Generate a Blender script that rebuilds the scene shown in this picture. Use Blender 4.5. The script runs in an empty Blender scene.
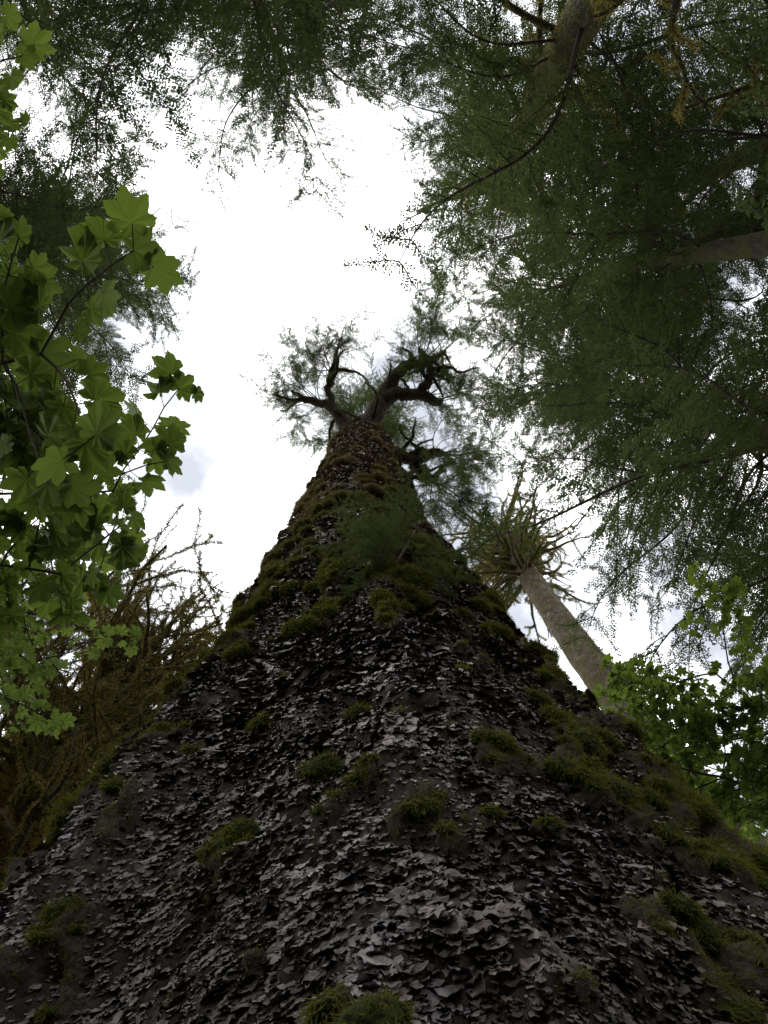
import bpy, math, numpy as np
from mathutils import Matrix, Vector, Euler
rng=np.random.default_rng(7)
EYE=1.6
D=4.0
scene=bpy.context.scene
scene.view_settings.view_transform='Standard'
scene.view_settings.look='None'
scene.view_settings.exposure=0

# ---------------- noise ----------------
def _h(i,j,k,s):
    n=(i*374761393+j*668265263+k*2147483647+s*1274126177)&0xFFFFFFFF
    n=((n^(n>>13))*1274126177)&0xFFFFFFFF
    n=(n^(n>>16))
    return (n&0xFFFF)/65535.0
def vnoise(p,s=0):
    p=np.asarray(p,float); f=np.floor(p); i=f.astype(np.int64); t=p-f; t=t*t*(3-2*t)
    r=0
    for a in (0,1):
        for b in (0,1):
            for c in (0,1):
                w=(t[:,0] if a else 1-t[:,0])*(t[:,1] if b else 1-t[:,1])*(t[:,2] if c else 1-t[:,2])
                r=r+w*_h(i[:,0]+a,i[:,1]+b,i[:,2]+c,s)
    return r*2-1
def fbm(p,o=4,s=0):
    r=0;a=1.;t=0
    for k in range(o):
        r=r+a*vnoise(p*(2.03**k)+k*11.3,s+k);t+=a;a*=.5
    return r/t
def nrm(v): return v/np.maximum(np.linalg.norm(v,axis=-1,keepdims=True),1e-9)

# ---------------- mesh helpers ----------------
def mk(name,parts,mats,smooth=True):
    Vs=[];loops=[];starts=[];tot=[];mi=[];vo=0;lo=0
    for V,F,m in parts:
        V=np.asarray(V,float).reshape(-1,3);F=np.asarray(F,np.int64)
        if len(V)==0 or len(F)==0: continue
        Vs.append(V);k=F.shape[1];loops.append((F+vo).ravel())
        starts.append(lo+np.arange(len(F))*k);tot.append(np.full(len(F),k));mi.append(np.broadcast_to(np.asarray(m),(len(F),)))
        vo+=len(V);lo+=len(F)*k
    V=np.concatenate(Vs);L=np.concatenate(loops);S=np.concatenate(starts);T=np.concatenate(tot);M=np.concatenate(mi)
    me=bpy.data.meshes.new(name)
    me.vertices.add(len(V));me.vertices.foreach_set('co',V.astype(np.float32).ravel())
    me.loops.add(len(L));me.loops.foreach_set('vertex_index',L.astype(np.int32))
    me.polygons.add(len(S));me.polygons.foreach_set('loop_start',S.astype(np.int32))
    me.polygons.foreach_set('loop_total',T.astype(np.int32))
    me.polygons.foreach_set('material_index',M.astype(np.int32))
    me.polygons.foreach_set('use_smooth',np.full(len(S),smooth))
    me.update(calc_edges=True)
    for m in mats: me.materials.append(m)
    return me
def obj(name,me,parent=None,mat=None):
    o=bpy.data.objects.new(name,me);scene.collection.objects.link(o)
    if parent: o.parent=parent
    if mat is not None: o.matrix_world=mat
    return o
def empty(name):
    e=bpy.data.objects.new(name,None);e.empty_display_size=.3;scene.collection.objects.link(e);return e
def tube(path,rad,sides=8,rough=0,seed=0,freq=3.0):
    path=np.asarray(path,float);n=len(path);rad=np.broadcast_to(np.asarray(rad,float),(n,))
    T=nrm(np.gradient(path,axis=0))
    ref=np.array([0.31,0.17,.93]) if abs(T[:,2]).mean()<.8 else np.array([1.,.1,0])
    A=nrm(np.cross(T,ref));B=np.cross(T,A)
    th=np.linspace(0,2*np.pi,sides,endpoint=False)
    N=A[:,None]*np.cos(th)[None,:,None]+B[:,None]*np.sin(th)[None,:,None]
    R=np.repeat(rad[:,None],sides,1)
    if rough:
        q=(path[:,None]+N*rad[:,None,None]).reshape(-1,3)
        R=R*(1+rough*fbm(q*freq,3,seed).reshape(n,sides))
    V=(path[:,None]+N*R[:,:,None]).reshape(-1,3)
    i=np.arange(n-1)[:,None]*sides;j=np.arange(sides)[None];j2=(j+1)%sides
    F=np.stack([i+j,i+j2,i+sides+j2,i+sides+j],-1).reshape(-1,4)
    return V,F
def tube_pts(path,rad,N,r=rng):
    path=np.asarray(path,float);n=len(path);rad=np.broadcast_to(np.asarray(rad,float),(n,))
    seg=np.linalg.norm(np.diff(path,axis=0),axis=1)*(rad[:-1]+.02);c=np.cumsum(seg);c=c/c[-1]
    k=np.searchsorted(c,r.random(N));k=np.minimum(k,n-2);t=r.random(N)[:,None]
    P=path[k]*(1-t)+path[k+1]*t;R=rad[k]*(1-t[:,0])+rad[k+1]*t[:,0]
    T=nrm(path[k+1]-path[k]);v=r.normal(size=(N,3));v=v-(v*T).sum(1,keepdims=True)*T;v=nrm(v)
    return P+v*R[:,None]*.95,v
def blades(P,Nn,L,W,down=.4,spread=.8,r=rng):
    n=len(P);L=np.broadcast_to(L,(n,))*r.uniform(.5,1.3,n);W=np.broadcast_to(W,(n,))
    d=nrm(Nn+r.normal(size=(n,3))*spread+np.array([0,0,-down]))
    s=nrm(np.cross(d,r.normal(size=(n,3))))*W[:,None]*.5
    V=np.stack([P-s,P+s,P+d*L[:,None]+np.array([0,0,-1])*(L*down*.3)[:,None]],1).reshape(-1,3)
    return V,np.arange(3*n).reshape(n,3)
def wander(p0,d,L,n,jit,r,grav=0.,up=0.):
    P=[np.array(p0,float)];d=nrm(np.array(d,float))
    for k in range(n):
        d=nrm(d+r.normal(size=3)*jit+np.array([0,0,up-grav]))
        P.append(P[-1]+d*L/n)
    return np.array(P)

# ---------------- materials ----------------
def mat(name):
    m=bpy.data.materials.new(name);m.use_nodes=True;nt=m.node_tree
    for n in list(nt.nodes): nt.nodes.remove(n)
    return m,nt
def leafmat(name,c1,c2,trans=.4,tc=None,rough=.5,nscale=2.0):
    m,nt=mat(name);N=nt.nodes;Lk=nt.links
    out=N.new('ShaderNodeOutputMaterial');g=N.new('ShaderNodeNewGeometry');oi=N.new('ShaderNodeObjectInfo')
    tc_=N.new('ShaderNodeTexCoord');no=N.new('ShaderNodeTexNoise');no.inputs['Scale'].default_value=nscale
    Lk.new(tc_.outputs['Object'],no.inputs['Vector'])
    a=N.new('ShaderNodeMath');a.operation='ADD';Lk.new(g.outputs['Random Per Island'],a.inputs[0]);Lk.new(no.outputs['Fac'],a.inputs[1])
    b=N.new('ShaderNodeMath');b.operation='ADD';Lk.new(a.outputs[0],b.inputs[0]);Lk.new(oi.outputs['Random'],b.inputs[1])
    c=N.new('ShaderNodeMath');c.operation='MULTIPLY';c.inputs[1].default_value=.36;Lk.new(b.outputs[0],c.inputs[0])
    cr=N.new('ShaderNodeValToRGB');cr.color_ramp.elements[0].color=(*c1,1);cr.color_ramp.elements[1].color=(*c2,1)
    cr.color_ramp.elements[0].position=.25;cr.color_ramp.elements[1].position=.85
    Lk.new(c.outputs[0],cr.inputs[0])
    p=N.new('ShaderNodeBsdfDiffuse')
    if rough<.5:
        p=N.new('ShaderNodeBsdfPrincipled');p.inputs['Roughness'].default_value=rough;p.inputs['Specular IOR Level'].default_value=.3
    Lk.new(cr.outputs[0],p.inputs[0])
    t=N.new('ShaderNodeBsdfTranslucent');mx=N.new('ShaderNodeMixRGB');mx.blend_type='MULTIPLY';mx.inputs[0].default_value=1
    mx.inputs[2].default_value=(*(tc or (1.3,1.4,.6)),1);Lk.new(cr.outputs[0],mx.inputs[1]);Lk.new(mx.outputs[0],t.inputs[0])
    ms=N.new('ShaderNodeMixShader');ms.inputs[0].default_value=trans
    Lk.new(p.outputs[0],ms.inputs[1]);Lk.new(t.outputs[0],ms.inputs[2]);Lk.new(ms.outputs[0],out.inputs[0])
    return m
def barkmat(name,cols,scale=6,zs=.35,bump=.6,rough=.7,island=0.,moss=None,mossamt=.5,spec=.5,lichen=None):
    m,nt=mat(name);N=nt.nodes;Lk=nt.links
    out=N.new('ShaderNodeOutputMaterial');tc_=N.new('ShaderNodeTexCoord');mp=N.new('ShaderNodeMapping')
    mp.inputs['Scale'].default_value=(1,1,zs);Lk.new(tc_.outputs['Object'],mp.inputs[0])
    no=N.new('ShaderNodeTexNoise');no.inputs['Scale'].default_value=scale;no.inputs['Detail'].default_value=8;no.inputs['Roughness'].default_value=.65
    Lk.new(mp.outputs[0],no.inputs['Vector'])
    fac=no.outputs['Fac']
    if island:
        g=N.new('ShaderNodeNewGeometry');a=N.new('ShaderNodeMath');a.operation='MULTIPLY_ADD'
        a.inputs[1].default_value=island;Lk.new(g.outputs['Random Per Island'],a.inputs[0])
        s=N.new('ShaderNodeMath');s.operation='SUBTRACT';s.inputs[1].default_value=island*.5;Lk.new(fac,s.inputs[0]);Lk.new(s.outputs[0],a.inputs[2]);fac=a.outputs[0]
    cr=N.new('ShaderNodeValToRGB');el=cr.color_ramp.elements
    while len(el)<len(cols): el.new(.5)
    for k,cc in enumerate(cols):
        el[k].position=.28+.44*k/(len(cols)-1);el[k].color=(*cc,1)
    Lk.new(fac,cr.inputs[0]);col=cr.outputs[0]
    def patch(col,colr,scale,lo,hi,amt=1.,vec=None):
        n2=N.new('ShaderNodeTexNoise');n2.inputs['Scale'].default_value=scale;n2.inputs['Detail'].default_value=6;n2.inputs['Roughness'].default_value=.6;Lk.new(vec or tc_.outputs['Object'],n2.inputs['Vector'])
        r2=N.new('ShaderNodeValToRGB');r2.color_ramp.elements[0].position=lo;r2.color_ramp.elements[1].position=hi
        r2.color_ramp.elements[1].color=(amt,amt,amt,1)
        Lk.new(n2.outputs['Fac'],r2.inputs[0]);mx=N.new('ShaderNodeMixRGB');mx.inputs[2].default_value=(*colr,1)
        Lk.new(r2.outputs[0],mx.inputs[0]);Lk.new(col,mx.inputs[1]);return mx.outputs[0]
    if lichen: col=patch(col,lichen,3.2,.53,.67,.75,mp.outputs[0])
    if moss: col=patch(col,moss,1.3,.62-mossamt*.3,.72-mossamt*.3)
    vo=N.new('ShaderNodeTexVoronoi');vo.inputs['Scale'].default_value=scale*1.6;vo.feature='DISTANCE_TO_EDGE'
    Lk.new(mp.outputs[0],vo.inputs['Vector'])
    ad=N.new('ShaderNodeMath');ad.operation='ADD';Lk.new(vo.outputs['Distance'],ad.inputs[0]);Lk.new(no.outputs['Fac'],ad.inputs[1])
    bp=N.new('ShaderNodeBump');bp.inputs['Strength'].default_value=bump;bp.inputs['Distance'].default_value=.05;Lk.new(ad.outputs[0],bp.inputs['Height'])
    p=N.new('ShaderNodeBsdfPrincipled');p.inputs['Roughness'].default_value=rough;p.inputs['Specular IOR Level'].default_value=spec
    Lk.new(col,p.inputs['Base Color']);Lk.new(bp.outputs[0],p.inputs['Normal']);Lk.new(p.outputs[0],out.inputs[0])
    return m
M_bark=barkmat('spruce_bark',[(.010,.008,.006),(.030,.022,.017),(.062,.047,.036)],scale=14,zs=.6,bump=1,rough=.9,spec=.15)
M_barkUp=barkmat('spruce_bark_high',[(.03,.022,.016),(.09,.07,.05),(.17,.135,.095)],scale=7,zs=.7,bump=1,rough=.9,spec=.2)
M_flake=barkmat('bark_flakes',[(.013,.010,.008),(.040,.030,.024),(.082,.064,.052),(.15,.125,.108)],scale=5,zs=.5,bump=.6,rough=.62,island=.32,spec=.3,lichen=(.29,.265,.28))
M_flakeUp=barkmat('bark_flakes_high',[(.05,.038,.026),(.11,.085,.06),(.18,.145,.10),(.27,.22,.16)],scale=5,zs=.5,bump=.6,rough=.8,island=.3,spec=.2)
M_moss=leafmat('moss',(.026,.032,.010),(.135,.13,.036),trans=.35,nscale=1.5)
M_mossbase=barkmat('moss_base',[(.012,.014,.005),(.03,.035,.01),(.05,.055,.015)],scale=20,zs=1,bump=.8,rough=1,spec=.1)
M_goldmoss=leafmat('golden_moss',(.11,.095,.04),(.30,.24,.11),trans=.4,nscale=2)
M_olivemoss=leafmat('olive_moss',(.07,.058,.032),(.16,.13,.068),trans=.3,nscale=2,tc=(1.1,1.1,.8))
M_brownmoss=leafmat('brown_moss',(.10,.07,.03),(.30,.21,.085),trans=.35,nscale=2)
M_needle=leafmat('needles',(.030,.046,.023),(.088,.108,.050),trans=.45,nscale=1.2,tc=(1.2,1.26,.78))
M_needle2=leafmat('needles_spruce',(.04,.056,.034),(.09,.11,.055),trans=.4,nscale=1.2)
M_twig=barkmat('twig_bark',[(.015,.012,.009),(.05,.04,.03),(.09,.075,.05)],scale=14,zs=1,bump=.3,spec=.2)
M_limb=barkmat('limb_bark',[(.010,.008,.006),(.030,.022,.016),(.055,.042,.03)],scale=9,zs=1,bump=.6,spec=.1,rough=.9)
M_trunkdark=barkmat('hemlock_bark',[(.02,.017,.014),(.05,.042,.033),(.09,.078,.06)],scale=9,zs=.3,bump=1,moss=(.07,.07,.025),mossamt=.7,rough=.9,spec=.1)
M_trunktan=barkmat('pale_bark',[(.03,.024,.017),(.10,.083,.06),(.20,.17,.13)],scale=7,zs=.5,bump=1,rough=.9,spec=.1,moss=(.08,.07,.03),mossamt=.4)
M_maple=leafmat('maple_leaf',(.065,.095,.028),(.13,.175,.055),trans=.62,tc=(1.4,1.5,.65),rough=.4,nscale=3)
M_maple2=leafmat('maple_leaf_light',(.11,.16,.05),(.20,.27,.09),trans=.62,tc=(1.3,1.35,.7),rough=.4,nscale=3)
M_ground=barkmat('forest_floor',[(.02,.016,.01),(.05,.04,.02),(.06,.08,.02)],scale=3,zs=1,bump=.8,rough=1)

# ---------------- ground ----------------
g=160;xs=np.sign(np.linspace(-1,1,g))*np.abs(np.linspace(-1,1,g))**2.5*600
X,Y=np.meshgrid(xs,xs);P=np.stack([X.ravel(),Y.ravel(),0*X.ravel()],1)
P[:,2]=fbm(P*.35,4,3)*.25*np.minimum(1,np.hypot(P[:,0],P[:,1])/3)
i=np.arange(g-1)[:,None]*g+np.arange(g-1)[None]
F=np.stack([i,i+1,i+g+1,i+g],-1).reshape(-1,4)
obj('ground',mk('ground',[(P,F,0)],[M_ground]))

# ---------------- giant spruce trunk ----------------
HT=np.array([-1.9,0,1.5,3.6,7.5,12.4,18,25,28.5,31])
RT=np.array([3.0,2.66,2.46,2.18,1.66,1.24,1.0,.82,.70,.35])
CX=np.array([.05,.05,.05,.06,-.02,-.38,-.6,-.7,-.72,-.75])
def smoothint(h,T):
    r=0
    for o,w in ((-.8,.25),(0,.5),(.8,.25)): r=r+w*np.interp(h+o,HT,T)
    return r
def surf(phi,h,fine=True):
    R=smoothint(h,RT);cx=smoothint(h,CX)
    q=np.stack([np.sin(phi)*3,-np.cos(phi)*3,h*.55],1)
    bt=np.clip(1-h/16,0,1)
    R=R+(.07*np.sin(5*phi+.6+h*.12)+.05*np.sin(9*phi+2-h*.2))*(.3+bt)
    R=R+fbm(q*.9,3,5)*.15*(.3+bt)
    if fine:
        q2=np.stack([np.sin(phi)*R,-np.cos(phi)*R,h*.55],1)
        R=R+fbm(q2*7,4,9)*.085+np.abs(fbm(q2*2.4,3,14))*.15
        R=R+np.clip(mossval(phi,h),0,.35)*.13
    return np.stack([cx+R*np.sin(phi),D-R*np.cos(phi),h+EYE],1)
def mossval(phi,h):
    q=np.stack([np.sin(phi)*smoothint(h,RT),-np.cos(phi)*smoothint(h,RT),h*.7],1)
    q=q*(np.clip(4/np.clip(h,2,30),.45,1.6)**.2)[:,None]
    m=fbm(q*5.0,4,21)*1.5+fbm(q*1.0,2,29)*.4+fbm(q*11,3,31)*.85
    c=np.exp(-((phi+.02)/.38)**2)*np.clip((6.5-h)/4.5,0,1)
    return m-.08-c*.26-.14*np.clip((h-9.5)/4,0,1)-.42*np.clip((h-14)/6,0,1)+.14*np.clip((np.abs(phi+.1)-.4)/.4,0,1)
def snormal(phi,h):
    e=.02
    a=surf(phi+e,h,False)-surf(phi-e,h,False);b=surf(phi,h+.1,False)-surf(phi,h-.1,False)
    return nrm(np.cross(a,b)),nrm(a),nrm(b)
cols=700;rows=1000
ph=np.linspace(-np.pi,np.pi,cols+1)
ph=np.sign(ph)*np.abs(ph/np.pi)**1.35*np.pi
hh=-1.9+32.9*np.linspace(0,1,rows)**1.9
PH,HH=np.meshgrid(ph,hh);V=surf(PH.ravel(),HH.ravel())
w=cols+1;i=np.arange(rows-1)[:,None]*w+np.arange(cols)[None]
F=np.stack([i,i+1,i+w+1,i+w],-1).reshape(-1,4)
hF=HH.ravel()[F[:,0]]
spruce=empty('sitka_spruce_tree')
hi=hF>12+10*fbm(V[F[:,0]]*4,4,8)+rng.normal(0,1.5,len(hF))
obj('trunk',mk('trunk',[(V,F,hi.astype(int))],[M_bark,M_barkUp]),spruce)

# bark flakes
def samp(n,h0,h1,pw,pm=1.75):
    u=rng.random(n);e=1-pw
    h=(h0**e+u*(h1**e-h0**e))**(1/e)
    return rng.uniform(-pm,pm,n),h
def flakes(n,h0,h1,pw,size):
    phi,h=samp(n,h0,h1,pw,1.5)
    mv=mossval(phi,h);k=mv<.22;phi=phi[k];h=h[k]
    P=surf(phi,h);k=(fbm(P*3.1,3,55)+.28*rng.normal(size=len(P)))>-.5;phi=phi[k];h=h[k];P=P[k];n=len(phi)
    Nn,A,B=snormal(phi,h)
    pt=1+.8*fbm(P*1.7,2,77)
    s=size*pt*np.clip(rng.lognormal(0,.45,n),.3,2.1)*(np.clip(h,2,30)/3)**.5
    wd=s*rng.uniform(.5,1.1,n);ht=s*rng.uniform(.6,1.4,n);lift=s*rng.uniform(.02,.46,n);curl=s*rng.uniform(-.22,.22,n)
    rot=rng.normal(0,.55,n);a2=A*np.cos(rot)[:,None]+B*np.sin(rot)[:,None];b2=-A*np.sin(rot)[:,None]+B*np.cos(rot)[:,None]
    U=np.linspace(-.5,.5,5);Wv=np.linspace(-.5,.5,5)
    vv=[]
    for b in Wv:
        prof=1-1.2*(abs(b)**2)
        for a in U:
            aa=a*prof*wd+rng.normal(0,.05,n)*wd;bb=b*ht*(1-.9*abs(a)**2)+rng.normal(0,.05,n)*ht
            nn=lift*(.5-b)**2+curl*(2*a)**2*.5+.002+rng.normal(0,.055,n)*s-.12*s*(b>.4)
            vv.append(P+a2*aa[:,None]+b2*bb[:,None]+Nn*nn[:,None])
    V=np.stack(vv,1).reshape(-1,3)
    q=np.array([[r*5+c,r*5+c+1,r*5+c+6,r*5+c+5] for r in range(4) for c in range(4)])
    F=(np.arange(n)[:,None,None]*25+q[None]).reshape(-1,4)
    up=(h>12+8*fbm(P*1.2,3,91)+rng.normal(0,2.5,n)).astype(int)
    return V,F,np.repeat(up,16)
obj('bark_scales',mk('bark_scales',[flakes(130000,.8,28,1.22,.034)],[M_flake,M_flakeUp]),spruce)

# moss
parts=[]
phi,h=samp(560000,.8,28,1.3,1.5)
mv=mossval(phi,h);k=mv>-.08+rng.random(len(phi))*.36;phi=phi[k];h=h[k]
P=surf(phi,h);Nn,A,B=snormal(phi,h)
sc=(np.clip(h,2,30)/3)**.5
up=h>10.5+rng.normal(0,2.5,len(h))
V,F=blades(P,Nn,.024*sc,.0045*sc,down=.5);parts.append((V,F,np.where(up,2,0)))
phi,h=samp(16000,.9,26,1.15,1.5)
mv=mossval(phi,h);k=(mv>.13);phi=phi[k][:1500];h=h[k][:1500]
C=surf(phi,h);Nn,A,B=snormal(phi,h);n=len(C)
S=.030*rng.lognormal(0,.5,n)*(np.clip(h,2,30)/3)**.6
S=np.clip(S,0,.11)
u=np.linspace(0,np.pi,9);v=np.linspace(0,2*np.pi,13)[:-1]
sp=np.array([[math.sin(a)*math.cos(b),math.sin(a)*math.sin(b),math.cos(a)] for a in u for b in v])
fq=np.array([[r*12+c,r*12+(c+1)%12,(r+1)*12+(c+1)%12,(r+1)*12+c] for r in range(8) for c in range(12)])
def ell(spv,idx,sh=1.):
    l=spv
    return C[idx]+(A[idx]*l[...,0:1]*1.35+B[idx]*l[...,1:2]*.9+Nn[idx]*l[...,2:3]*.8)*S[idx][...,None]*sh
idx=np.repeat(np.arange(n),len(sp));spt=np.tile(sp,(n,1))
Vc=ell(spt,idx);Vc=Vc+nrm(Vc-C[idx])*(fbm(Vc*9,3,4)*.7)[:,None]*S[idx][:,None]
Fc=(np.arange(n)[:,None,None]*len(sp)+fq[None]).reshape(-1,4);parts.append((Vc,Fc,1))
nb=290000;wgt=S**1.3;idx=rng.choice(n,nb,p=wgt/wgt.sum());q=nrm(rng.normal(size=(nb,3)));q[:,2]=np.abs(q[:,2])
Pb=ell(q,idx);nb_=nrm(Pb-C[idx]);Pb=Pb+nb_*(fbm(Pb*9,3,4)*.7)[:,None]*S[idx][:,None]
hb=Pb[:,2]-EYE;sc=(np.clip(hb,2,30)/3)**.5
up=hb>10.5+rng.normal(0,2.5,len(hb))
V,F=blades(Pb,nb_,.034*sc,.005*sc,down=.6,spread=.75);parts.append((V,F,np.where(up,2,0)))
obj('moss',mk('moss',parts,[M_moss,M_mossbase,M_olivemoss]),spruce)

# ---------------- conifer branch meshes ----------------
def conifer_branch(name,L,seed,tw=.10,stw=.055,nl=.022,nw=.006,nstep=.018,droop=.18,wide=.36,mat=None,bare=.12):
    r=np.random.default_rng(seed)
    n=24;t=np.linspace(0,1,n);ax=np.stack([t*L,.09*L*np.sin(t*3.5+seed)+.03*L*np.sin(t*9+seed*2),-droop*L*t**2+.03*L*np.sin(t*5+seed)],1);ax[:,1]-=ax[0,1]
    parts=[];V,F=tube(ax,.022*(1-t)**.9*L/3+.003,6);parts.append((V,F,1))
    NP=[];ND=[];NL=[]
    def along(P,tt):
        x=tt*(len(P)-1);i=min(int(x),len(P)-2);f=x-i;return P[i]*(1-f)+P[i+1]*f,nrm(P[i+1]-P[i])
    pos=bare*L
    while pos<L:
        tt=pos/L
        for sd in (-1,1):
            if r.random()<.15: continue
            p,d=along(ax,tt)
            tl=L*wide*(math.sin(min(1,(tt*1.1+.12))*math.pi)**.6*.9+.12)*r.uniform(.45,1.3)
            if tt>.8: tl=max(tl,.17*L*r.uniform(.7,1.2))
            ang=math.radians(r.uniform(30,68))*sd
            dd=np.array([d[0]*math.cos(ang)-d[1]*math.sin(ang),d[0]*math.sin(ang)+d[1]*math.cos(ang),d[2]+r.normal(0,.18)])
            tp=wander(p,dd,tl,6,.1,r,grav=.05)
            V,F=tube(tp,np.linspace(.007,.002,7),3);parts.append((V,F,1))
            q=.03
            while q<tl:
                for s2 in (-1,1):
                    if r.random()<.1: continue
                    p2,d2=along(tp,q/tl)
                    sl=(.26*(1-q/tl)+.06)*min(1,tl)*r.uniform(.5,1.2)
                    an=math.radians(r.uniform(35,60))*s2
                    e=nrm(np.array([d2[0]*math.cos(an)-d2[1]*math.sin(an),d2[0]*math.sin(an)+d2[1]*math.cos(an),d2[2]-.1+r.normal(0,.14)]))
                    m=max(2,int(sl/nstep));k=np.arange(m)*nstep
                    pts=p2+e*k[:,None]+np.array([0,0,-1])*(k**2*.8)[:,None]
                    side=np.array([-e[1],e[0],0])
                    for s3 in (-1,1):
                        NP.append(pts);dv=nrm(e*.6+side*s3+r.normal(size=(m,3))*.22);ND.append(dv);NL.append(np.full(m,nl)*r.uniform(.7,1.2,m))
                q+=stw*r.uniform(.7,1.3)
        pos+=tw*r.uniform(.6,1.4)
    P=np.concatenate(NP);Dn=np.concatenate(ND);Ln=np.concatenate(NL)
    up=np.array([0,0,1.]);s=nrm(np.cross(Dn,up)+r.normal(size=P.shape)*.3)*nw*.5
    m=len(P)
    V=np.stack([P,P+Dn*Ln[:,None]*.5+s,P+Dn*Ln[:,None],P+Dn*Ln[:,None]*.5-s],1).reshape(-1,3)
    parts.append((V,np.arange(4*m).reshape(m,4),0))
    return mk(name,parts,[mat or M_needle,M_twig],smooth=False)
HB=[conifer_branch('hemlock_bough_%d'%k,3.0,10+k,tw=.17,stw=.06,nl=.038,nw=.018,nstep=.024,droop=.18) for k in range(5)]
SB=[conifer_branch('spruce_bough_%d'%k,3.0,40+k,tw=.15,stw=.08,nl=.05,nw=.019,nstep=.03,droop=.12,wide=.30,mat=M_needle2,bare=.3) for k in range(3)]
def place(me,parent,nm,p,yaw,pitch,roll,s):
    M=Matrix.Translation(Vector(p))@Matrix.Rotation(yaw,4,'Z')@Matrix.Rotation(-pitch,4,'Y')@Matrix.Rotation(roll,4,'X')@Matrix.Diagonal((s,s,s,1))
    o=obj(nm,me,parent,M);return o
def conifer(name,x,y,h0,h1,n,Lmax,r0,r1,lean=(0,0),boughs=HB,mat=None,seed=0,pitch=(.25,-.25),mossn=0,Lmin=.35,snags=0,smin=None,sl=(.8,2.6),srad=.05):
    r=np.random.default_rng(seed);e=empty(name)
    hs=np.linspace(-1.8,h1,50);t=(hs+1.8)/(h1+1.8)
    ax=np.stack([x+lean[0]*t+.12*np.sin(t*7+seed),y+lean[1]*t+.1*np.cos(t*6+seed),hs+EYE],1)
    rad=r0*(1-t)+r1*t+.25*r0*np.exp(-(hs+1.8)/1.2)
    V,F=tube(ax,rad,20,rough=.12,seed=seed);pp=[(V,F,0)]
    mp=[]
    for k in range(snags):
        hh=r.uniform(smin or h0*.6,h1);c=np.array([np.interp(hh,hs,ax[:,j]) for j in range(3)]);ya=r.uniform(0,6.28)
        lp=wander(c,(math.cos(ya),math.sin(ya),r.uniform(-.2,.5)),r.uniform(*sl),10,.2,r)
        lr=np.linspace(srad,.012,11);V,F=tube(lp,lr,6,rough=.2);pp.append((V,F,0));mp.append((lp,lr))
        for q in range(4):
            a=lp[r.integers(3,10)];sp_=wander(a,r.normal(size=3),r.uniform(.3,.9),6,.3,r);V,F=tube(sp_,np.linspace(.018,.005,7),4);pp.append((V,F,0));mp.append((sp_,np.linspace(.018,.005,7)))
    obj('trunk',mk(name+'_trunk',pp,[mat or M_trunkdark]),e)
    if mossn:
        P,Nn=tube_pts(ax[8:],rad[8:],mossn,r);fr=[blades(P,Nn,.08,.015,r=r)+(0,)]
        for lp,lr in mp:
            P,Nn=tube_pts(lp,lr+.015,260,r);fr.append(blades(P,Nn,.06,.014,r=r)+(0,))
        obj('moss',mk(name+'_moss',fr,[M_goldmoss]),e)
    ga=r.uniform(0,6)
    for k in range(n):
        tt=(k+r.uniform(0,1))/n;hh=h0+(h1-h0)*tt;ga+=2.4+r.normal(0,.35)
        c=[np.interp(hh,hs,ax[:,j]) for j in range(3)]
        Ls=Lmax*(1-(1-Lmin)*tt**1.6)*r.uniform(.6,1.12)
        pt=pitch[1]+(pitch[0]-pitch[1])*tt+r.normal(0,.14)
        place(boughs[r.integers(len(boughs))],e,'bough_%d'%k,c,ga,pt,r.normal(0,.3),Ls/3.0)
    return e

conifer('hemlock_tree',2.7,-4.1,12.5,26,42,4.6,.42,.14,lean=(.3,.2),seed=1,mossn=14000,snags=34,Lmin=.65,sl=(1.2,3),srad=.07)
conifer('hemlock_tree',6.3,-2.9,8,23,46,4.6,.44,.08,seed=2,snags=18,mossn=9000,sl=(1.5,4),srad=.08)
conifer('hemlock_tree',4.9,-.9,13,27,48,4.4,.26,.05,seed=12,snags=6,Lmin=.65)
conifer('hemlock_tree',5.8,1.7,9,27,92,4.7,.34,.05,seed=3,snags=8,Lmin=.58)
conifer('hemlock_tree',7.8,4.9,7,18,74,4.1,.3,.05,seed=4,snags=5)
conifer('hemlock_tree',-1.9,-4.9,9,18,62,3.9,.24,.05,seed=5,Lmin=.6)
conifer('hemlock_tree',-6.3,-5.6,8,18,44,4.2,.24,.05,seed=15,Lmin=.6)
conifer('spruce_tree',-6.2,-1.0,11,19.5,76,3.5,.2,.05,seed=6,boughs=HB,Lmin=.5)
conifer('spruce_tree',6.2,8.1,25.5,31.5,20,2.2,.56,.30,lean=(-1.8,0),seed=7,boughs=SB,mat=M_trunktan,mossn=12000,snags=100,smin=26,Lmin=.7,sl=(1.2,3.8),srad=.08)

# ---------------- crown of the giant ----------------
cr=np.random.default_rng(5)
limbs=[];c0=np.array([-.72,D,28+EYE])
def L(pts,r0,r1):
    pts=np.array(pts,float);t=np.linspace(0,len(pts)-1,len(pts)*5)
    P=np.stack([np.interp(t,np.arange(len(pts)),pts[:,j]) for j in range(3)],1)
    for _ in range(3): P[1:-1]=(P[:-2]+P[1:-1]*2+P[2:])/4
    P+=cr.normal(size=P.shape)*.025
    limbs.append((P+c0,np.linspace(r0,r1,len(P))*1.15))
L([(.1,-.1,-1.5),(.3,-.7,-.3),(.6,-1.2,.2),(1.1,-1.6,.4),(1.9,-1.5,.6),(2.7,-1.2,.9)],.36,.12)
L([(.6,-1.2,.2),(.9,-1.9,.8),(1.5,-2.5,1.2),(2.3,-2.5,1.8),(2.9,-2.9,2.2)],.26,.06)
L([(1.9,-1.5,.6),(2.3,-2.0,.8),(2.3,-2.6,1.2),(1.9,-3.1,1.6)],.17,.04)
L([(-.1,-.2,-1.5),(-.6,-.7,-.5),(-1.0,-1.2,-.2),(-1.7,-1.3,.2),(-2.4,-1.6,.5)],.26,.05)
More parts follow.
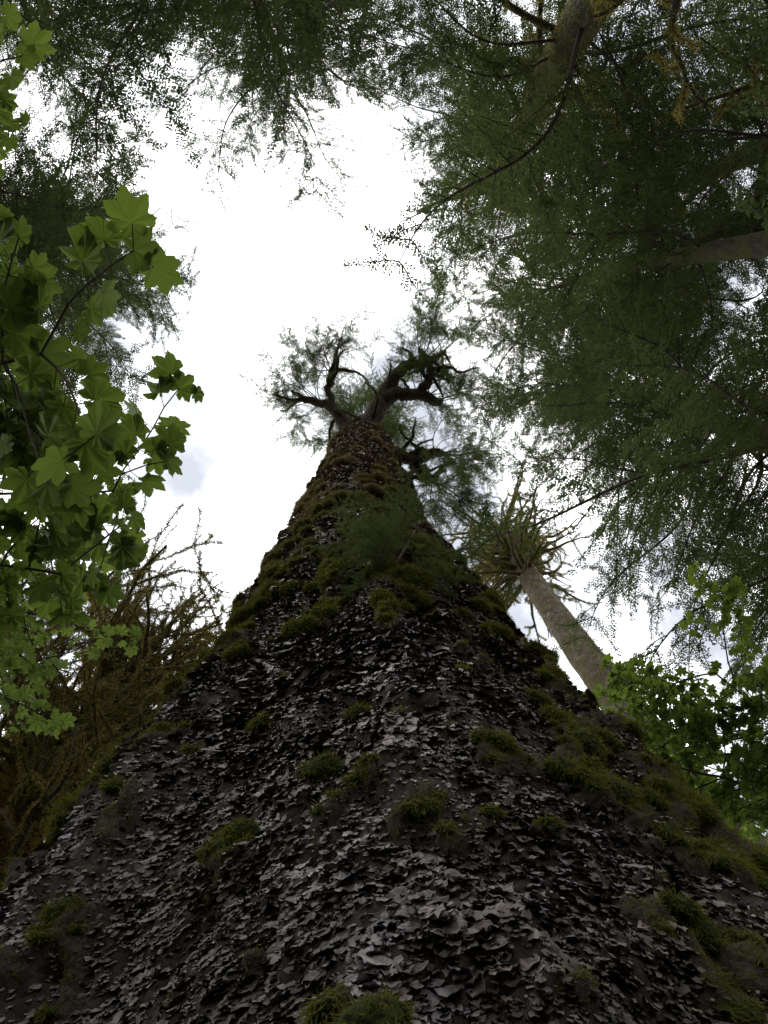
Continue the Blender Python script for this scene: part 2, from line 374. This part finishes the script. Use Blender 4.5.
L([(-1.0,-1.2,-.2),(-1.2,-1.8,.4),(-1.0,-2.4,.9)],.12,.04)
L([(.4,.1,-2),(1.0,.2,-1.4),(1.7,.5,-1.0),(2.3,.3,-.4),(3.0,.5,.1)],.26,.05)
L([(1.7,.5,-1.0),(2.0,1.1,-.9),(2.6,1.4,-.6)],.15,.04)
L([(.3,.2,-2),(.9,.6,-1.9),(1.4,.8,-2.3),(1.7,1.3,-2.9)],.24,.08)
L([(0,0,-1),(.1,-.3,1.5),(-.1,-.1,3),(0,-.2,5)],.55,.12)
for k in range(44):
    b=limbs[cr.integers(8)][0];a=b[cr.integers(6,len(b)-1)]
    P=wander(a,cr.normal(size=3)+np.array([.2,-.2,.2]),cr.uniform(.8,2.0),9,.3,cr);limbs.append((P,np.linspace(.08,.018,10)))
parts=[];mp=[]
for P,R in limbs:
    V,F=tube(P,R,10,rough=.22,freq=4);parts.append((V,F,0));a,b=tube_pts(P,R,int(300*R[0]/.1)+60,cr);mp.append(blades(a,b,.07,.02,r=cr)+(0,))
obj('limbs',mk('limbs',parts,[M_limb]),spruce);obj('limb_moss',mk('limb_moss',mp,[M_moss]),spruce)
for k in range(165):
    b=limbs[cr.integers(9)][0];a=b[cr.integers(int(len(b)*.6),len(b))]
    if k>100: a=c0+np.array([cr.normal(0,.15),cr.normal(0,.15),cr.uniform(2.0,6)])
    hd=(a-c0)[:2];ya=math.atan2(hd[1],hd[0])+cr.normal(0,.9) if np.hypot(*hd)>.4 else cr.uniform(0,6.28)
    place(SB[cr.integers(3)],spruce,'bough_%d'%k,a+[0,0,.15],ya,cr.uniform(-.1,.45),cr.normal(0,.4),cr.uniform(.5,.95))

# sapling growing on the trunk face
sap=empty('hemlock_sapling')
p=np.array([-.05,D-1.80,6.6+EYE])
st=wander(p+np.array([0,.15,-.3]),(0,-.35,.9),1.3,10,.08,cr)
V,F=tube(st,np.linspace(.03,.006,11),8);obj('stem',mk('sapling_stem',[(V,F,0)],[M_twig]),sap)
for k in range(13):
    a=st[cr.integers(1,11)];place(HB[k%4],sap,'bough_%d'%k,a,cr.uniform(-3.3,.2),cr.uniform(-.5,.4),cr.normal(0,.3),cr.uniform(.14,.28))

# ---------------- mossy snag on the left ----------------
sg=np.random.default_rng(12);snag=empty('mossy_maple_tree')
hs=np.linspace(-1.8,10.5,90)
ax=np.stack([-3.3+.12*np.sin(hs*.7),4.5+.1*np.cos(hs*.6),hs+EYE],1);rad=np.interp(hs,[-1.8,5,8,10.5],[.62,.45,.26,.03])
V,F=tube(ax,rad,32,rough=.5,freq=2.2);parts=[(V,F,1)]
P,Nn=tube_pts(ax[20:],rad[20:]*1.02,130000,sg);mp=[blades(P,Nn,.08,.010,r=sg)+(1,)]
def dead(p,d,Ln,r0,depth):
    P=wander(p,d,Ln,12,.2,sg,up=.04);R=np.linspace(r0,max(.005,r0*.25),13)
    V,F=tube(P,R,6,rough=.2);parts.append((V,F,0))
    a,b=tube_pts(P,R+.006,int(Ln*(480 if depth else 180)),sg);mp.append(blades(a,b,.042,.011,r=sg)+(0,))
    if depth:
        for q in range(6 if depth==2 else 3):
            k=sg.integers(3,12);dd=nrm(P[k]-P[k-1])+sg.normal(size=3)*.8
            dead(P[k],dd,Ln*sg.uniform(.35,.6),R[k]*.65,depth-1)
for k in range(64):
    hh=sg.uniform(5.5,10.2);c=[np.interp(hh,hs,ax[:,j]) for j in range(3)]
    ya=sg.uniform(math.radians(180),math.radians(345)) if k%3 else sg.uniform(0,6.28)
    dead(c,(math.cos(ya),math.sin(ya),sg.uniform(.1,2.2)),sg.uniform(1.4,2.8),sg.uniform(.025,.055),2)
obj('trunk_and_limbs',mk('snag_wood',parts,[M_twig,M_mossbase]),snag);obj('moss',mk('snag_moss',mp,[M_goldmoss,M_brownmoss]),snag)

# ---------------- maples ----------------
def leaf_template():
    lob=[(-128,.52),(-88,.78),(-44,.94),(0,1.0),(44,.94),(88,.78),(128,.52)]
    pts=[(0,0,0)]
    def pol(a,r,z): return (math.cos(math.radians(a))*r,math.sin(math.radians(a))*r,z)
    pts.append(pol(-160,.30,0))
    for k,(a,r) in enumerate(lob):
        pts+= [pol(a-18,r*.78,.02),pol(a-12,r*.84,.01),pol(a-10,r*.87,-.02),pol(a-5,r*.93,-.05),pol(a,r*1.0,-.07),pol(a+5,r*.93,-.05),pol(a+10,r*.87,-.02),pol(a+12,r*.84,.01),pol(a+18,r*.78,.02)]
        if k<len(lob)-1:
            b,r2=lob[k+1];pts.append(pol((a+b)/2,.68*(r+r2)/2,.06))
    pts.append(pol(160,.30,0))
    return np.array(pts)*.62
LT=leaf_template();nL=len(LT);LF=np.array([[0,k,k+1] for k in range(1,nL-1)])
def maple(name,stems,leaf,mat,seed,par=None,depth=1,tilt=.45,keep=.8):
    r=np.random.default_rng(seed);e=par or empty(name);wood=[];LP=[];LD=[]
    def grow(p,d,Ln,rr,dep):
        n=7 if dep else 5
        P=wander(p,d,Ln,n,.13,r,grav=.02);V,F=tube(P,np.linspace(rr,rr*.45+.0008,n+1),5);wood.append((V,F,0))
        for k in range(2 if dep else 1,n+1):
            dd=nrm(P[k]-P[k-1]);s=nrm(np.cross(dd,[0,0,1]))
            for sd in (-1,1):
                if dep and r.random()<.7: grow(P[k],dd*.7+s*sd*.8+r.normal(size=3)*.25,Ln*r.uniform(.3,.5),rr*.5,dep-1)
                elif r.random()<keep:
                    o=nrm(dd*.5+s*sd+r.normal(size=3)*.3+[0,0,-.1]);q=P[k]+o*leaf*.45
                    V,F=tube(np.array([P[k],(P[k]+q)/2+[0,0,.005],q]),.0012+leaf*.004,3);wood.append((V,F,0));LP.append(q);LD.append(o)
        LP.append(P[-1]);LD.append(nrm(P[-1]-P[-2]))
    for p,d,Ln,rr in stems: grow(np.array(p)+[0,0,EYE],d,Ln,rr,depth)
    P=np.array(LP);Dr=np.array(LD);m=len(P)
    Nn=nrm(np.array([0,0,1.])+r.normal(size=(m,3))*tilt);Dr=nrm(Dr-(Dr*Nn).sum(1,keepdims=True)*Nn+r.normal(size=(m,3))*.15);S=np.cross(Nn,Dr)
    sz=leaf*r.uniform(.55,1.15,m);fold=r.uniform(-.5,1.6,m)
    T=LT[None]*np.ones((m,1,1));T[:,:,2]=T[:,:,2]*(1+fold)[:,None]-.12*fold[:,None]*(T[:,:,0]**2+T[:,:,1]**2)
    T[:,:,:2]+=r.normal(size=(m,nL,2))*.010
    V=P[:,None]+(Dr[:,None]*T[:,:,0:1]+S[:,None]*T[:,:,1:2]+Nn[:,None]*T[:,:,2:3])*sz[:,None,None]
    F=(np.arange(m)[:,None,None]*nL+LF[None]).reshape(-1,3)
    obj('leaves',mk(name+'_leaves',[(V.reshape(-1,3),F,0)],[mat],smooth=False),e)
    obj('twigs',mk(name+'_twigs',wood,[M_twig]),e)
    return e
vm=maple('vine_maple_tree',[((-1.95,.3,2.6),(1,.2,.1),1.0,.009),((-1.9,.6,2.7),(1,.05,.1),1.0,.008),((-1.9,.8,2.8),(1,.1,.1),.8,.008),((-1.9,.45,2.75),(1,.0,.1),.9,.008)],.15,M_maple,3)
maple('vine_maple_upper',[((-2.45,-.9,3.4),(1,.1,.1),.9,.01),((-2.5,-.4,3.5),(1,.2,.1),.85,.01),((-2.3,-1.25,3.2),(1,.2,.1),.8,.01),((-2.6,-.1,3.4),(1,.1,.1),.75,.01)],.13,M_maple,4,par=vm)
st=np.array([(-2.9,.4,-1.8),(-2.7,.35,0),(-2.5,.25,1.5),(-2.1,.3,2.6),(-2.35,-.2,3.0),(-2.45,-.7,3.4),(-2.4,-1.2,3.6)])+[0,0,EYE]
V,F=tube(st,np.linspace(.05,.012,7),10);obj('stem',mk('maple_stem',[(V,F,0)],[M_twig]),vm)
vm2=maple('vine_maple_tree',[((-3.9,1.7,5.3),(1,.1,.1),1.4,.014),((-3.9,2.2,5.5),(1,.1,.1),1.4,.014),((-3.8,2.5,5.4),(1,-.1,.1),1.2,.012),((-3.9,1.9,5.9),(1,.1,.1),1.4,.014),((-3.9,2.3,5.7),(1,0,.1),1.4,.014)],.13,M_maple2,6,keep=.9)
st=np.array([(-4.6,2.0,-1.8),(-4.4,2,1),(-4.1,2,3.5),(-3.9,1.9,5.3),(-3.9,2.6,5.5)])+[0,0,EYE]
V,F=tube(st,np.linspace(.08,.015,5),10);obj('stem',mk('maple_stem2',[(V,F,0)],[M_twig]),vm2)
vm3=maple('vine_maple_tree',[((4.6,5.2,8.0),(-1,-.3,.1),2.0,.02),((4.7,4.3,8.0),(-1,-.1,.1),1.8,.02),((4.9,5.0,7.2),(-1,0,.1),2.0,.02),((5.4,4.0,7.6),(-1,.3,.2),2.2,.02),((5.0,4.7,7.8),(-1,.3,.2),2.2,.02)],.14,M_maple,8,depth=2,keep=.6)
st=np.array([(5.6,5,-1.8),(5.4,5,2),(5.0,5,5),(4.9,4.9,7.2),(4.7,4.8,8)])+[0,0,EYE]
V,F=tube(st,np.linspace(.1,.02,5),10);obj('stem',mk('maple_stem3',[(V,F,0)],[M_twig]),vm3)

# ---------------- sky ----------------
wd=bpy.data.worlds.new("World");scene.world=wd;wd.use_nodes=True;nt=wd.node_tree;N=nt.nodes;Lk=nt.links
for n in list(N): N.remove(n)
out=N.new('ShaderNodeOutputWorld');bg=N.new('ShaderNodeBackground');bg.inputs[1].default_value=.1
sky=N.new('ShaderNodeTexSky');sky.sky_type='NISHITA';sky.sun_disc=False
sd=Vector((-.28,-.30,1)).normalized()
el=math.asin(sd.z);az=math.atan2(sd.x,sd.y);sky.sun_elevation=el;sky.sun_rotation=az
tc_=N.new('ShaderNodeTexCoord');mp_=N.new('ShaderNodeMapping');mp_.inputs['Scale'].default_value=(1,1,.6);mp_.inputs['Location'].default_value=(.3,.1,0)
Lk.new(tc_.outputs['Generated'],mp_.inputs[0])
no=N.new('ShaderNodeTexNoise');no.inputs['Scale'].default_value=4;no.inputs['Detail'].default_value=6;no.inputs['Roughness'].default_value=.5
Lk.new(mp_.outputs[0],no.inputs['Vector'])
r1=N.new('ShaderNodeValToRGB');r1.color_ramp.elements[0].position=.38;r1.color_ramp.elements[1].position=.54
r1.color_ramp.elements[0].color=(.87,.87,.87,1);Lk.new(no.outputs['Fac'],r1.inputs[0])
cc=N.new('ShaderNodeValToRGB');cc.color_ramp.elements[0].position=.39;cc.color_ramp.elements[1].position=.60
cc.color_ramp.elements[0].color=(8.2,8.7,9.7,1);cc.color_ramp.elements[1].color=(32,32,32,1);Lk.new(no.outputs['Fac'],cc.inputs[0])
mx=N.new('ShaderNodeMixRGB');Lk.new(r1.outputs[0],mx.inputs[0]);Lk.new(sky.outputs[0],mx.inputs[1]);Lk.new(cc.outputs[0],mx.inputs[2])
Lk.new(mx.outputs[0],bg.inputs[0]);Lk.new(bg.outputs[0],out.inputs[0])
sl=bpy.data.lights.new('sun','SUN');sl.energy=1.5;sl.angle=math.radians(12);sl.color=(1,.96,.9)
so=bpy.data.objects.new('sun',sl);scene.collection.objects.link(so);so.rotation_euler=sd.to_track_quat('Z','Y').to_euler();so.location=(0,0,50)

# ---------------- camera ----------------
cam=bpy.data.cameras.new('camera');co=bpy.data.objects.new('camera',cam);scene.collection.objects.link(co)
co.location=(0,0,EYE);co.rotation_euler=(math.radians(90+77),0,0)
cam.sensor_fit='VERTICAL';cam.sensor_height=36;cam.lens=835/1024*36;cam.clip_start=.05;cam.clip_end=2000
scene.camera=co
